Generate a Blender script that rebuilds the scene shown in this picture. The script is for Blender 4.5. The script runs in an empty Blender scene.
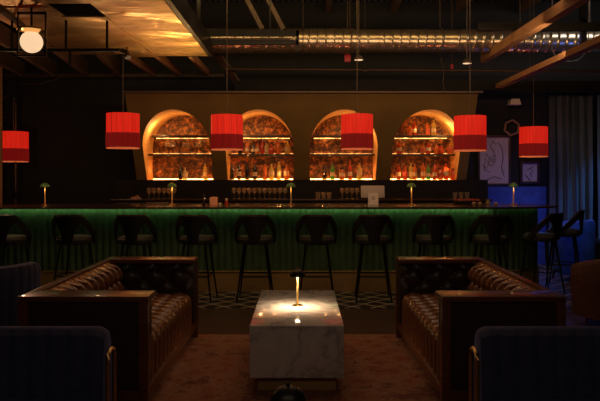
import bpy, bmesh, math, random
from mathutils import Vector, Matrix
PI = math.pi
R = random.Random(7)
scn = bpy.context.scene
col = scn.collection
F, HC, HY, CX = 640.0, 1.46, 175.0, 301.0
def X_(px, Y): return (px-CX)*Y/F
def Z_(py, Y): return HC-(py-HY)*Y/F

# ------------------------------------------------------------ materials
def newmat(name):
    m = bpy.data.materials.new(name); m.use_nodes = True
    nt = m.node_tree; b = nt.nodes['Principled BSDF']
    return m, nt, b
def link(nt, a, b): nt.links.new(a, b)
def coords(nt, scale=(1,1,1), kind='Object', rot=(0,0,0)):
    tc = nt.nodes.new('ShaderNodeTexCoord'); mp = nt.nodes.new('ShaderNodeMapping')
    mp.inputs['Scale'].default_value = scale; mp.inputs['Rotation'].default_value = rot
    link(nt, tc.outputs[kind], mp.inputs['Vector']); return mp.outputs['Vector']
def ramp(nt, fac, stops):
    r = nt.nodes.new('ShaderNodeValToRGB'); e = r.color_ramp.elements
    while len(e) < len(stops): e.new(0.5)
    for k, (p, c) in enumerate(stops):
        e[k].position = p; e[k].color = (*c, 1)
    link(nt, fac, r.inputs[0]); return r.outputs[0]
def noise(nt, vec, scale=5, detail=4, rough=.6, dist=0):
    n = nt.nodes.new('ShaderNodeTexNoise')
    n.inputs['Scale'].default_value = scale; n.inputs['Detail'].default_value = detail
    n.inputs['Roughness'].default_value = rough; n.inputs['Distortion'].default_value = dist
    link(nt, vec, n.inputs['Vector']); return n.outputs[0]
def bump(nt, b, h, strength=.3, dist=.01):
    n = nt.nodes.new('ShaderNodeBump'); n.inputs['Strength'].default_value = strength
    n.inputs['Distance'].default_value = dist
    link(nt, h, n.inputs['Height']); link(nt, n.outputs[0], b.inputs['Normal'])
def mat(name, c, rough=.5, metal=0, em=None, es=0, var=.25, scale=8, bs=0, sc=(1,1,1), spec=.5, coat=0):
    m, nt, b = newmat(name)
    b.inputs['Roughness'].default_value = rough; b.inputs['Metallic'].default_value = metal
    b.inputs['Specular IOR Level'].default_value = spec; b.inputs['Coat Weight'].default_value = coat
    v = coords(nt, sc)
    n = noise(nt, v, scale)
    lo = tuple(x*(1-var) for x in c); hi = tuple(min(1, x*(1+var)) for x in c)
    link(nt, ramp(nt, n, [(.3, lo), (.7, hi)]), b.inputs['Base Color'])
    if bs: bump(nt, b, n, bs)
    if em:
        b.inputs['Emission Color'].default_value = (*em, 1); b.inputs['Emission Strength'].default_value = es
    return m
M = {}
M['wall'] = mat('dark_wall_paint', (.012,.012,.015), .8, scale=3, bs=.2)
M['wall_side'] = mat('dark_side_wall', (.02,.018,.018), .8)
M['deck'] = mat('corrugated_deck_metal', (.06,.042,.03), .55, .3)
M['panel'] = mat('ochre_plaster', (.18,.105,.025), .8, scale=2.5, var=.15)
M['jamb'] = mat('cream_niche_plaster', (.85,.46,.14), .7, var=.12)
M['black'] = mat('black_paint', (.012,.009,.007), .6, spec=.2)
M['blackmetal'] = mat('black_steel', (.02,.018,.016), .4, .6)
M['steel'] = mat('brown_steel', (.09,.06,.04), .5, .5, scale=15)
M['stembrass'] = mat('brushed_brass', (.95,.62,.22), .45, .7, var=.05)
M['dullbrass'] = mat('satin_brass', (.55,.34,.13), .42, 1, var=.05)
M['brass'] = mat('polished_brass', (.85,.55,.2), .22, 1, var=.05)
M['kick'] = mat('aged_brass_kick', (.42,.26,.09), .6, .3, scale=2, var=.2)
M['wood'] = mat('mahogany', (.12,.038,.017), .33, scale=6, sc=(1,12,12), coat=.35)
M['beamwood'] = mat('rough_sawn_timber', (.34,.17,.07), .8, scale=6, sc=(12,1,12), bs=.3)
M['joist'] = mat('dusty_joist_timber', (.12,.07,.04), .8, scale=6, sc=(10,1,10), bs=.3)
M['leather'] = mat('tufted_brown_leather', (.17,.062,.024), .26, scale=30, bs=.12, coat=.15)
M['leatherdark'] = mat('black_brown_leather', (.035,.020,.014), .36, scale=40, bs=.12)
M['navy'] = mat('navy_velvet', (.018,.022,.06), .75, scale=20)
M['navy'].node_tree.nodes['Principled BSDF'].inputs['Sheen Weight'].default_value = .5
M['navy'].node_tree.nodes['Principled BSDF'].inputs['Sheen Tint'].default_value = (.2,.22,.6,1)
M['tubbrown'] = mat('russet_upholstery', (.09,.03,.018), .55, scale=20)
M['stool'] = mat('black_stool_leather', (.012,.011,.010), .5, scale=30)
M['stoolseat'] = mat('olive_seat_leather', (.045,.04,.03), .6, scale=20)
M['counter'] = mat('dark_walnut_counter', (.045,.022,.015), .25, scale=4, sc=(1,8,8), coat=.4)
M['green'] = mat('bottle_green_flutes', (.062,.11,.05), .42, scale=5)
M['greenled'] = mat('green_led', (.1,.6,.25), em=(.45,1,.38), es=.8)
M['amberled'] = mat('amber_led', (.8,.5,.2), em=(1,.42,.10), es=14)
M['ledcool'] = mat('warm_led_bright', (.9,.6,.3), em=(1,.5,.14), es=20)
M['globe'] = mat('opal_glass', (.5,.4,.3), .4, em=(1,.66,.38), es=.95, var=.02)
M['white'] = mat('white_plastic', (.75,.66,.56), .5, var=.03)
M['grey'] = mat('grey_plastic', (.25,.22,.2), .5)
M['screenback'] = mat('taupe_screen_back', (.45,.36,.30), .5, var=.03)
M['shelf'] = mat('dark_shelf', (.03,.02,.015), .4)
M['amberbox'] = mat('amber_candle_glass', (.6,.22,.08), .4, em=(1,.3,.1), es=.12)
M['curtain'] = mat('grey_velour_curtain', (.07,.085,.095), .8, scale=3, sc=(6,6,.5))
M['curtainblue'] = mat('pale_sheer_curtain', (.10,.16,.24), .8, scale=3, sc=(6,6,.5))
M['paper'] = mat('lilac_print_paper', (.50,.42,.54), .8, var=.06)
M['inkline'] = mat('ink_line', (.03,.02,.04), .6)
M['framewood'] = mat('dark_picture_frame', (.05,.025,.03), .4)
M['redbox'] = mat('red_alarm_plastic', (.3,.015,.02), .4, em=(1,.03,.03), es=.06)
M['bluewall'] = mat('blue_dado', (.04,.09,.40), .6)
M['stage'] = mat('stage_boards', (.05,.06,.09), .5, sc=(1,8,1))
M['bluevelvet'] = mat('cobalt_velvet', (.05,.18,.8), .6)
M['lemon'] = mat('garnish_fruit', (.5,.3,.1), .5)
M['hex'] = mat('pale_wood_ring', (.3,.16,.1), .5)
M['greendome'] = mat('green_glass_dome', (.10,.18,.05), .3, .3, em=(.3,.6,.12), es=.02)
M['orangebulb'] = mat('lamp_bulb', (.9,.7,.4), em=(1,.62,.28), es=20)

def mk_marble():
    m, nt, b = newmat('white_marble')
    v = coords(nt, (1,1,1))
    w = noise(nt, v, 2.6, 9, .6, .9)
    link(nt, ramp(nt, w, [(.36,(.64,.59,.53)),(.46,(.58,.53,.48)),(.495,(.36,.33,.32)),(.53,(.56,.51,.47)),(.7,(.68,.62,.56))]), b.inputs['Base Color'])
    b.inputs['Roughness'].default_value = .09; return m
M['marble'] = mk_marble()
def mk_niche():
    m, nt, b = newmat('mottled_amber_mirror')
    v = coords(nt, (1,1,1), 'Object')
    n = noise(nt, v, 13, 9, .8, .3)
    link(nt, ramp(nt, n, [(.40,(.016,.007,.003)),(.51,(.15,.05,.014)),(.62,(.75,.28,.06))]), b.inputs['Base Color'])
    b.inputs['Roughness'].default_value = .5; bump(nt, b, n, .5); return m
M['niche'] = mk_niche()
def mk_led(name, c, s):
    m, nt, b = newmat(name); n = noise(nt, coords(nt, (1,.01,.01)), 28, 2)
    b.inputs['Emission Color'].default_value = (*c, 1)
    r = nt.nodes.new('ShaderNodeMapRange'); link(nt, n, r.inputs[0])
    r.inputs[1].default_value = .42; r.inputs[2].default_value = .62; r.inputs[3].default_value = s*.15; r.inputs[4].default_value = s
    link(nt, r.outputs[0], b.inputs['Emission Strength']); return m
M['amberled'] = mk_led('amber_led', (1,.40,.10), 9); M['ledcool'] = mk_led('warm_led_bright', (1,.46,.13), 26)
def mk_shade(name, c, e, s):
    m, nt, b = newmat(name)
    v = coords(nt, (26,26,.6))
    n = noise(nt, v, 3, 3)
    b.inputs['Roughness'].default_value = .8
    link(nt, ramp(nt, n, [(.3, tuple(x*.5 for x in c)),(.7, c)]), b.inputs['Base Color'])
    link(nt, ramp(nt, n, [(.25, tuple(x*.55 for x in e)),(.75, e)]), b.inputs['Emission Color'])
    b.inputs['Emission Strength'].default_value = s; return m
M['shade'] = mk_shade('red_silk_shade', (.5,.02,.012), (1,.020,.008), .64)
M['fringe'] = mk_shade('dark_red_fringe', (.25,.012,.015), (1,.015,.015), .12)
M['rimgold'] = mat('lit_shade_rim', (.8,.4,.15), .5, em=(1,.2,.07), es=.38)
def mk_sheet():
    m, nt, b = newmat('crumpled_sheet_metal')
    v = coords(nt, (1,1,1)); n = noise(nt, v, 2.0, 6, .5, .6)
    link(nt, ramp(nt, n, [(.3,(.36,.22,.10)),(.7,(.66,.44,.17))]), b.inputs['Base Color'])
    b.inputs['Roughness'].default_value = .38; b.inputs['Metallic'].default_value = .85
    n2 = noise(nt, coords(nt, (.8,1.5,1)), 1.5, 4, .45, .7); bump(nt, b, n2, .9, .12); return m
M['sheet'] = mk_sheet()
def mk_duct():
    m, nt, b = newmat('galvanised_duct')
    n = noise(nt, coords(nt), 9, 5)
    link(nt, ramp(nt, n, [(.3,(.40,.32,.23)),(.7,(.70,.57,.42))]), b.inputs['Base Color'])
    b.inputs['Roughness'].default_value = .27; b.inputs['Metallic'].default_value = .9; bump(nt, b, n, .15); return m
M['duct'] = mk_duct()
def mk_tile():
    m, nt, b = newmat('geometric_floor_tile')
    v = coords(nt, (1,1,1), 'Object', (0,0,PI/4))
    br = nt.nodes.new('ShaderNodeTexBrick'); br.inputs['Scale'].default_value = 5.0
    br.inputs['Mortar Size'].default_value = .075; br.inputs['Brick Width'].default_value = 1; br.inputs['Row Height'].default_value = 1
    br.offset = 0
    br.inputs['Color1'].default_value = (.02,.016,.014,1); br.inputs['Color2'].default_value = (.035,.026,.02,1)
    br.inputs['Mortar'].default_value = (.46,.34,.24,1)
    link(nt, v, br.inputs['Vector']); link(nt, br.outputs[0], b.inputs['Base Color']); b.inputs['Roughness'].default_value = .4
    return m
M['tile'] = mk_tile()
def mk_floor():
    m, nt, b = newmat('dark_floor_planks')
    br = nt.nodes.new('ShaderNodeTexBrick'); br.inputs['Scale'].default_value = 1
    br.inputs['Brick Width'].default_value = 1.6; br.inputs['Row Height'].default_value = .14; br.inputs['Mortar Size'].default_value = .004
    br.inputs['Color1'].default_value = (.055,.028,.016,1); br.inputs['Color2'].default_value = (.08,.042,.022,1); br.inputs['Mortar'].default_value = (.01,.006,.005,1)
    link(nt, coords(nt), br.inputs['Vector']); link(nt, br.outputs[0], b.inputs['Base Color']); b.inputs['Roughness'].default_value = .45
    return m
M['floor'] = mk_floor()
def mk_rug():
    m, nt, b = newmat('faded_persian_rug')
    v = coords(nt, (1,1,1))
    vo = nt.nodes.new('ShaderNodeTexVoronoi'); vo.inputs['Scale'].default_value = 5; link(nt, v, vo.inputs['Vector'])
    n = noise(nt, v, 16, 6, .7, 1.2)
    mx = nt.nodes.new('ShaderNodeMath'); mx.operation = 'MULTIPLY_ADD'; mx.inputs[1].default_value = .45
    link(nt, vo.outputs['Distance'], mx.inputs[0]); link(nt, n, mx.inputs[2])
    link(nt, ramp(nt, mx.outputs[0], [(.45,(.10,.03,.018)),(.62,(.26,.075,.035)),(.78,(.30,.15,.08)),(.9,(.14,.04,.025))]), b.inputs['Base Color'])
    b.inputs['Roughness'].default_value = .95; bump(nt, b, n, .3); return m
M['rug'] = mk_rug()
def mk_glass(name, c, tr=.5, trans=.55):
    """coloured bottle glass: translucent body with a glossy skin"""
    m = bpy.data.materials.new(name); m.use_nodes = True; nt = m.node_tree
    nt.nodes.clear()
    o = nt.nodes.new('ShaderNodeOutputMaterial')
    t = nt.nodes.new('ShaderNodeBsdfTranslucent'); d = nt.nodes.new('ShaderNodeBsdfDiffuse'); g = nt.nodes.new('ShaderNodeBsdfGlossy'); x = nt.nodes.new('ShaderNodeBsdfTransparent')
    n = noise(nt, coords(nt), 12)
    cr = ramp(nt, n, [(.3, tuple(k*.7 for k in c)), (.7, c)])
    link(nt, cr, t.inputs[0]); link(nt, cr, d.inputs[0]); x.inputs[0].default_value = (*[min(1, k*1.2+.05) for k in c], 1)
    g.inputs['Roughness'].default_value = .12
    m1 = nt.nodes.new('ShaderNodeMixShader'); m1.inputs[0].default_value = .7
    link(nt, d.outputs[0], m1.inputs[1]); link(nt, t.outputs[0], m1.inputs[2])
    m2 = nt.nodes.new('ShaderNodeMixShader'); m2.inputs[0].default_value = trans
    link(nt, m1.outputs[0], m2.inputs[1]); link(nt, x.outputs[0], m2.inputs[2])
    m3 = nt.nodes.new('ShaderNodeMixShader'); m3.inputs[0].default_value = .12
    link(nt, m2.outputs[0], m3.inputs[1]); link(nt, g.outputs[0], m3.inputs[2])
    link(nt, m3.outputs[0], o.inputs[0]); return m
GL = {'amber': mk_glass('amber_bottle_glass', (1,.36,.07), trans=.25), 'red': mk_glass('ruby_bottle_glass', (.85,.13,.03), trans=.2),
      'yellow': mk_glass('straw_bottle_glass', (1,.8,.22), trans=.25), 'green': mk_glass('green_bottle_glass', (.16,.75,.12), trans=.3),
      'dark': mk_glass('black_bottle_glass', (.03,.015,.01), trans=.05), 'clear': mk_glass('clear_bottle_glass', (1,.85,.5), trans=.35)}
M['wineglass'] = mk_glass('clear_stemware', (.8,.72,.62), trans=.78)
M['cap'] = mat('dark_bottle_cap', (.05,.02,.015), .4)
M['capred'] = mat('red_wax_cap', (.5,.04,.02), .4)
M['labelcream'] = mat('cream_paper_label', (.75,.6,.38), .7)
M['labelred'] = mat('red_paper_label', (.5,.07,.04), .7)

# ------------------------------------------------------------ mesh helpers
def box(bm, a, b, bev=0):
    x0,y0,z0 = a; x1,y1,z1 = b
    r = bmesh.ops.create_cube(bm, size=1)
    bmesh.ops.scale(bm, vec=(abs(x1-x0),abs(y1-y0),abs(z1-z0)), verts=r['verts'])
    bmesh.ops.translate(bm, vec=((x0+x1)/2,(y0+y1)/2,(z0+z1)/2), verts=r['verts'])
    if bev:
        es = list({e for v in r['verts'] for e in v.link_edges})
        bmesh.ops.bevel(bm, geom=es, offset=bev, segments=2, affect='EDGES', profile=.6)
def frame_of(d):
    d = d.normalized(); u = Vector((0,0,1)) if abs(d.z) < .9 else Vector((1,0,0))
    s = d.cross(u).normalized(); return s, s.cross(d).normalized()
def tube(bm, pts, r, seg=8, cap=True, rs=None, closed=False):
    pts = [Vector(p) for p in pts]; n = len(pts); rings = []
    for i, p in enumerate(pts):
        if closed: d = pts[(i+1)%n]-pts[i-1]
        else: d = pts[min(i+1,n-1)]-pts[max(i-1,0)]
        s, t = frame_of(d); rr = rs[i] if rs else r
        if i and rings:
            # keep rings aligned
            pass
        rings.append([bm.verts.new(p+s*math.cos(2*PI*k/seg)*rr+t*math.sin(2*PI*k/seg)*rr) for k in range(seg)])
    for i in range(n if closed else n-1):
        a, b = rings[i], rings[(i+1)%n]
        for k in range(seg): bm.faces.new((a[k], a[(k+1)%seg], b[(k+1)%seg], b[k]))
    if cap and not closed:
        bm.faces.new(rings[0][::-1]); bm.faces.new(rings[-1])
def beam(bm, p, q, w, h):
    p, q = Vector(p), Vector(q); d = q-p; s, t = frame_of(d)
    if abs(d.normalized().z) < .9: pass
    vs = [[bm.verts.new(o+s*a*w/2+t*b*h/2) for a, b in ((-1,-1),(1,-1),(1,1),(-1,1))] for o in (p, q)]
    for k in range(4): bm.faces.new((vs[0][k], vs[0][(k+1)%4], vs[1][(k+1)%4], vs[1][k]))
    bm.faces.new(vs[0][::-1]); bm.faces.new(vs[1])
def lathe(bm, prof, c=(0,0,0), seg=24):
    rings = []
    for r, z in prof:
        if r < 1e-5: rings.append([bm.verts.new((c[0], c[1], c[2]+z))])
        else: rings.append([bm.verts.new((c[0]+r*math.cos(2*PI*k/seg), c[1]+r*math.sin(2*PI*k/seg), c[2]+z)) for k in range(seg)])
    for a, b in zip(rings, rings[1:]):
        for k in range(seg):
            k2 = (k+1)%seg
            if len(a) == 1 and len(b) == 1: continue
            if len(a) == 1: bm.faces.new((a[0], b[k2], b[k]))
            elif len(b) == 1: bm.faces.new((a[k], a[k2], b[0]))
            else: bm.faces.new((a[k], a[k2], b[k2], b[k]))
def surf(bm, fn, nu, nv, closeu=False):
    g = [[bm.verts.new(fn(i/nu, j/nv)) for j in range(nv+1)] for i in range(nu if closeu else nu+1)]
    n = len(g)
    for i in range(nu):
        for j in range(nv):
            a, b = g[i], g[(i+1)%n]
            bm.faces.new((a[j], b[j], b[j+1], a[j+1]))
    return g
def prism(bm, pts, z0, z1):
    a = [bm.verts.new((x,y,z0)) for x,y in pts]; b = [bm.verts.new((x,y,z1)) for x,y in pts]; n = len(pts)
    for k in range(n): bm.faces.new((a[k], a[(k+1)%n], b[(k+1)%n], b[k]))
    bm.faces.new(a[::-1]); bm.faces.new(b)
def obj(name, bm, m, parent=None, smooth=True, loc=None, label=None):
    bmesh.ops.recalc_face_normals(bm, faces=bm.faces)
    me = bpy.data.meshes.new(name); bm.to_mesh(me); bm.free()
    me.materials.append(m)
    if smooth:
        for p in me.polygons: p.use_smooth = True
        me.set_sharp_from_angle(angle=math.radians(38))
    o = bpy.data.objects.new(name, me); col.objects.link(o)
    if parent: o.parent = parent
    if loc: o.location = loc
    if label: o['label'] = label
    return o
def B(): return bmesh.new()
def tag(o, label, cat, group=None, kind=None):
    o['label'] = label; o['category'] = cat
    if group: o['group'] = group
    if kind: o['kind'] = kind
    return o
def thing(name, label, cat, loc=(0,0,0), rz=0, group=None):
    o = bpy.data.objects.new(name, None); o.empty_display_size = .1; col.objects.link(o)
    o.location = loc; o.rotation_euler = (0,0,rz); return tag(o, label, cat, group)
def struct(name, bm, m, smooth=False):
    o = obj(name, bm, m, smooth=smooth); o['kind'] = 'structure'; return o
def dup(root, loc, rz=0, label=None, scale=None):
    r = root.copy(); col.objects.link(r); r.location = loc; r.rotation_euler = (0,0,rz)
    if label: r['label'] = label
    if scale: r.scale = (scale,)*3
    def rec(a, b):
        for ch in list(a.children):
            c = ch.copy(); col.objects.link(c); c.parent = b; rec(ch, c)
    rec(root, r); return r
ORD = ['leftmost','second','third','fourth','fifth','sixth','seventh','eighth','ninth','tenth','eleventh']

# ------------------------------------------------------------ room shell
XL, XR, YB, YF, ZT = -5.3, 6.2, 10.42, -1.2, 4.3
bm = B(); box(bm, (XL,YF,-.1), (XR,YB,0)); struct('floor', bm, M['floor'])
bm = B(); box(bm, (XL,7.0,0), (XR,YB,.006)); struct('floor_tile', bm, M['tile'])
bm = B(); box(bm, (XL,YB,0), (XR,YB+.1,ZT)); struct('wall_back', bm, M['wall'])
bm = B(); box(bm, (XL-.1,YF,0), (XL,YB,ZT)); struct('wall_left', bm, M['wall_side'])
bm = B(); box(bm, (XR,YF,0), (XR+.1,YB,ZT)); struct('wall_right', bm, M['wall_side'])
bm = B(); box(bm, (XL,YF-.1,0), (XR,YF,ZT)); struct('wall_front', bm, M['wall_side'])
bm = B(); nx = 460
g = [[bm.verts.new((XL+(XR-XL)*i/nx, y, ZT+(.03 if i%4 in (0,1) else -.03))) for y in (YF, YB)] for i in range(nx+1)]
for i in range(nx): bm.faces.new((g[i][0], g[i+1][0], g[i+1][1], g[i][1]))
struct('ceiling', bm, M['deck'])

# back bar: leaning ochre panel with four arched niches
PY0, PZ0, PY1, PZ1 = 9.92, 1.385, 9.25, 2.64
def pyz(z): return PY0+(PY1-PY0)*(z-PZ0)/(PZ1-PZ0)
ACX = [-1.875,-.625,.645,1.895]; AW, ASP, ATP = .512, 1.86, 2.42
YN = 10.3
def arch_top(dx): return ASP+(ATP-ASP)*math.sqrt(max(0, 1-(dx/AW)**2))
PXL, PXR = -2.545, 2.56
def arch_pts(cx, n=28):
    pts = [(cx-AW, PZ0+(ASP-PZ0)*k/4) for k in range(4)]
    pts += [(cx-AW*math.cos(PI*k/n), ASP+(ATP-ASP)*math.sin(PI*k/n)) for k in range(n+1)]
    pts += [(cx+AW, ASP-(ASP-PZ0)*k/4) for k in range(1,5)]
    return pts
bm = B()
def quad(a,b,c,d): bm.faces.new([bm.verts.new(p) for p in (a,b,c,d)])
edges = [PXL]
for c in ACX: edges += [c-AW, c+AW]
edges.append(PXR)
for k in range(0, 10, 2):
    quad((edges[k],PY0,PZ0),(edges[k+1],PY0,PZ0),(edges[k+1],PY1,PZ1),(edges[k],PY1,PZ1))
for c in ACX:
    n = 28; xs = [c-AW*math.cos(PI*k/n) for k in range(n+1)]
    for a, b in zip(xs, xs[1:]):
        za, zb = arch_top(a-c), arch_top(b-c)
        quad((a,pyz(za),za),(b,pyz(zb),zb),(b,PY1,PZ1),(a,PY1,PZ1))
bmesh.ops.remove_doubles(bm, verts=bm.verts, dist=.0005)
# returns to the wall, left, right and top
for x in (PXL, PXR):
    quad((x,PY0,PZ0),(x,YB,PZ0),(x,YB,PZ1),(x,PY1,PZ1))
quad((PXL,PY1,PZ1),(PXR,PY1,PZ1),(PXR,YB,PZ1),(PXL,YB,PZ1))
struct('wall_bar_panel', bm, M['panel'])
bm = B(); box(bm, (PXL-.03,PY1-.05,PZ1), (PXR+.06,PY1+.3,PZ1+.03), .004); struct('trim_1', bm, M['steel'])
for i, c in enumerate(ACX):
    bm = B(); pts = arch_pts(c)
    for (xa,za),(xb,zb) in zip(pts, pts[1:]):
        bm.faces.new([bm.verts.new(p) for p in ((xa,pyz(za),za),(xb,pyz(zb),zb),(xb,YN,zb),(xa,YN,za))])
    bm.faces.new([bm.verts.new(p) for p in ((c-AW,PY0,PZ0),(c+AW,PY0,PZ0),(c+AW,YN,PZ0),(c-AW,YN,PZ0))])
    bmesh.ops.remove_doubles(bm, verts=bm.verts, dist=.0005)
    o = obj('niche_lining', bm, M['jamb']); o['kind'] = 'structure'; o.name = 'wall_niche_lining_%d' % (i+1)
    bm = B(); f = [bm.verts.new((x, YN, z)) for x, z in pts]; bm.faces.new(f)
    o = obj('wall_niche_back_%d' % (i+1), bm, M['niche']); o['kind'] = 'structure'

AN = ['leftmost','second','third','rightmost']
def led(z, c, hw, y, mt='amberled', parent=None):
    bm = B(); box(bm, (c-hw,y,z), (c+hw,y+.012,z+.012)); return obj('led_strip', bm, M[mt], parent, False)
SH = {'low': PZ0, 'mid': 1.79, 'top': 2.08}
for i, c in enumerate(ACX):
    for nm, z, py in (('middle',1.79,154),('upper',2.08,135)):
        hw = AW-.012 if z < ASP else AW*math.sqrt(1-((z-ASP)/(ATP-ASP))**2)-.02
        t = thing('niche_shelf', 'dark %s shelf with an amber light strip in the %s arched niche' % (nm, AN[i]), 'shelf', (0,0,0), 0, 'shelves in the arched niches')
        bm = B(); box(bm, (c-hw,9.94,z-.03), (c+hw,YN-.002,z), .003); obj('shelf_board', bm, M['shelf'], t)
        bm = B(); box(bm, (c-hw+.01,YN-.035,z+.001), (c+hw-.01,YN-.02,z+(.014 if nm == 'middle' else .005))); obj('light_strip', bm, M['amberled'], t, False)
        if nm == 'upper': bm = B(); box(bm, (c-hw+.01,YN-.05,z-.036), (c+hw-.01,YN-.03,z-.0301)); obj('light_strip', bm, M['amberled'], t, False)
    t = thing('niche_light', 'amber light strip along the floor of the %s arched niche' % AN[i], 'light strip', (c,YN-.03,PZ0+.001), 0, 'strip lights on the niche floors')
    bm = B(); box(bm, (-AW+.02,0,0), (AW-.02,.015,.014)); obj('light_strip', bm, M['ledcool'], t, False)
    bm = B(); box(bm, (-AW+.02,.015,0), (AW-.02,.022,.02)); obj('strip_housing', bm, M['blackmetal'], t, False)

# dark back-bar cabinet below the panel
bm = B(); box(bm, (-2.9,9.93,0), (2.9,YB-.001,1.384)); struct('wall_bar_backsplash', bm, M['black'])
t = thing('back_bar_cabinet', 'long black back bar cabinet below the arched niches', 'cabinet', (0,9.55,0))
bm = B(); box(bm, (-2.8,0,0), (2.8,.37,1.07), .005); obj('carcass', bm, M['black'], t)
bm = B(); box(bm, (-2.85,-.03,1.07), (2.85,.378,1.1), .004); obj('countertop', bm, M['counter'], t)
for k in range(8):
    bm = B(); box(bm, (-2.76+k*.69,-.02,.1), (-2.76+k*.69+.67,-.0005,1.04), .004)
    d = obj('door', bm, M['shelf'], t)
    bm = B(); tube(bm, [(-2.76+k*.69+.6,-.035,.6),(-2.76+k*.69+.6,-.035,.8)], .006); obj('handle', bm, M['brass'], d)

# ------------------------------------------------------------ the bar
def bar_outline(off, back=8.72, x0=XL+.01):
    """front edge then rounded right end; off = inset"""
    pts = [(x0, 7.75+off), (2.2, 7.75+off)]
    rx, ry = 1.15-off, .62-off*.55
    cy = 7.75+off+ry
    for k in range(1, 25):
        a = PI/2*k/24
        pts.append((2.2+rx*math.sin(a), cy-ry*math.cos(a)))
    b2 = back-off*.3
    for k in range(1, 13):
        a = PI/2*k/12
        pts.append((2.2+rx*math.cos(a), cy+(b2-cy)*math.sin(a)))
    pts.append((x0, b2)); return pts
t = thing('bar_counter', 'long bar with green fluted front, brass kick plate and dark top', 'bar', (0,0,0))
bm = B(); prism(bm, bar_outline(0), 1.046, 1.07); bmesh.ops.bevel(bm, geom=[e for e in bm.edges if abs(e.verts[0].co.z-e.verts[1].co.z) < 1e-4], offset=.008, segments=2, affect='EDGES'); obj('countertop', bm, M['counter'], t)
def resample(pts, step):
    out = []; 
    for a, b in zip(pts, pts[1:]):
        L = math.hypot(b[0]-a[0], b[1]-a[1]); n = max(1, round(L/step))
        for k in range(n): out.append((a[0]+(b[0]-a[0])*k/n, a[1]+(b[1]-a[1])*k/n))
    out.append(pts[-1]); return out
path = resample(bar_outline(.25)[:-1], .012)
bm = B(); s = 0; prev = None; cur = []
for k, p in enumerate(path):
    a = path[max(k-1,0)]; b = path[min(k+1,len(path)-1)]
    tx, ty = b[0]-a[0], b[1]-a[1]; L = math.hypot(tx,ty) or 1; nxx, nyy = ty/L, -tx/L
    if k: s += math.hypot(p[0]-path[k-1][0], p[1]-path[k-1][1])
    h = .022*abs(math.sin(PI*s/.085))
    cur.append((p[0]+nxx*h, p[1]+nyy*h))
va = [[bm.verts.new((x,y,z)) for z in (.26,.6,1.046)] for x,y in cur]
for a, b in zip(va, va[1:]):
    for j in range(2): bm.faces.new((a[j], b[j], b[j+1], a[j+1]))
obj('fluted_front', bm, M['green'], t)
kp = [(x,y) for x,y in bar_outline(.22)]
bm = B(); prism(bm, kp, 0.007, .255); obj('kick_plate', bm, M['kick'], t)
bm = B(); tube(bm, [(x,y-.004,.262) for x,y in bar_outline(.215)[:-1]], .007, 6); obj('kick_trim', bm, M['kick'], t)
lp = bar_outline(.205)[:24]
bm = B()
for (a,b),(c_,d) in zip(lp, lp[1:]):
    beam(bm, (a,b,1.041), (c_,d,1.041), .010, .010)
obj('led_strip', bm, M['greenled'], t, False)

# ------------------------------------------------------------ bar stools
def make_stool():
    t = thing('bar_stool', 'x', 'bar stool', (0,0,0), 0, 'black bar stools along the bar')
    bm = B(); lathe(bm, [(0,.66),(.18,.66),(.205,.68),(.21,.715),(.19,.745),(.1,.755),(0,.755)], seg=28); obj('seat', bm, M['stoolseat'], t)
    def up(a):
        a = abs(a)
        return 1.0 if a < 36 else 1.0-.27*((a-36)/66)**1.05
    def lo(a):
        a = abs(a)
        if a < 14: return .69
        if a < 34: return .69+(.905-.69)*(((a-14)/20)**.55)
        return max(up(a)-.095+.02*(a-34)/68, .63)
    n = 80
    def P(a, z, r):
        r = r+(.03 if True else 0)*(1-(z-.69)/.31)*-1
        q = math.radians(a); return (r*math.sin(q), -r*math.cos(q)*.95, z)
    bm = B()
    G = []
    for i in range(n+1):
        a = -102+204*i/n; l, u = lo(a), up(a)
        G.append([bm.verts.new(P(a, l, .262)), bm.verts.new(P(a, u, .262)), bm.verts.new(P(a, u+.004, .25)), bm.verts.new(P(a, u, .238)), bm.verts.new(P(a, l, .238))])
    for a, b in zip(G, G[1:]):
        for j in range(5): bm.faces.new((a[j], b[j], b[(j+1)%5], a[(j+1)%5]))
    bm.faces.new(G[0]); bm.faces.new(G[-1][::-1])
    obj('backrest', bm, M['stool'], t)
    bm = B()
    tube(bm, [P(-102+204*i/40, up(-102+204*i/40)-.012, .265) for i in range(41)], .0025, 5)
    for s in (-1,1): tube(bm, [P(s*(14+88*i/30), lo(s*(14+88*i/30))+.01, .265) for i in range(31)], .0022, 5)
    obj('stud_trim', bm, M['steel'], t)
    for sx in (-1,1):
        for sy in (-1,1):
            bm = B(); tube(bm, [(sx*.12,sy*.12,.665),(sx*.2,sy*.2,.008)], .012, 8, rs=[.014,.009]); obj('leg', bm, M['blackmetal'], t)
    bm = B(); q = .165; pts = [(-q,-q,.3),(q,-q,.3),(q,q,.3),(-q,q,.3)]
    for k in range(4): tube(bm, [pts[k], pts[(k+1)%4]], .009, 8)
    obj('footrest', bm, M['blackmetal'], t)
    return t
stool0 = make_stool()
SX = [10,75,136,197,255.5,316.5,373,433,490]
bits = ['above the navy tub armchair','near the left sofa\'s far corner','over the far end of the left sofa, near its left','over the far end of the left sofa, near its right',
        'left of the brass table lamp','right of the brass table lamp','left of the right sofa','over the far end of the right sofa','over the right sofa\'s back']
for k, px in enumerate(SX):
    lab = '%s black bar stool, %s' % (ORD[k] if k else 'first', bits[k])
    loc = (X_(px,7.42),7.42,.007)
    rz = R.uniform(-.06,.06)
    if k == 0: stool0.location = loc; stool0.rotation_euler.z = rz; stool0['label'] = lab
    else: dup(stool0, loc, rz, lab)
dup(stool0, (X_(541,7.75),7.75,.007), math.radians(42), 'black bar stool turned in at the rounded right end of the bar')
dup(stool0, (X_(564,8.35),8.35,.007), math.radians(62), 'farthest right black bar stool, beside the blue-lit stage')

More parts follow.
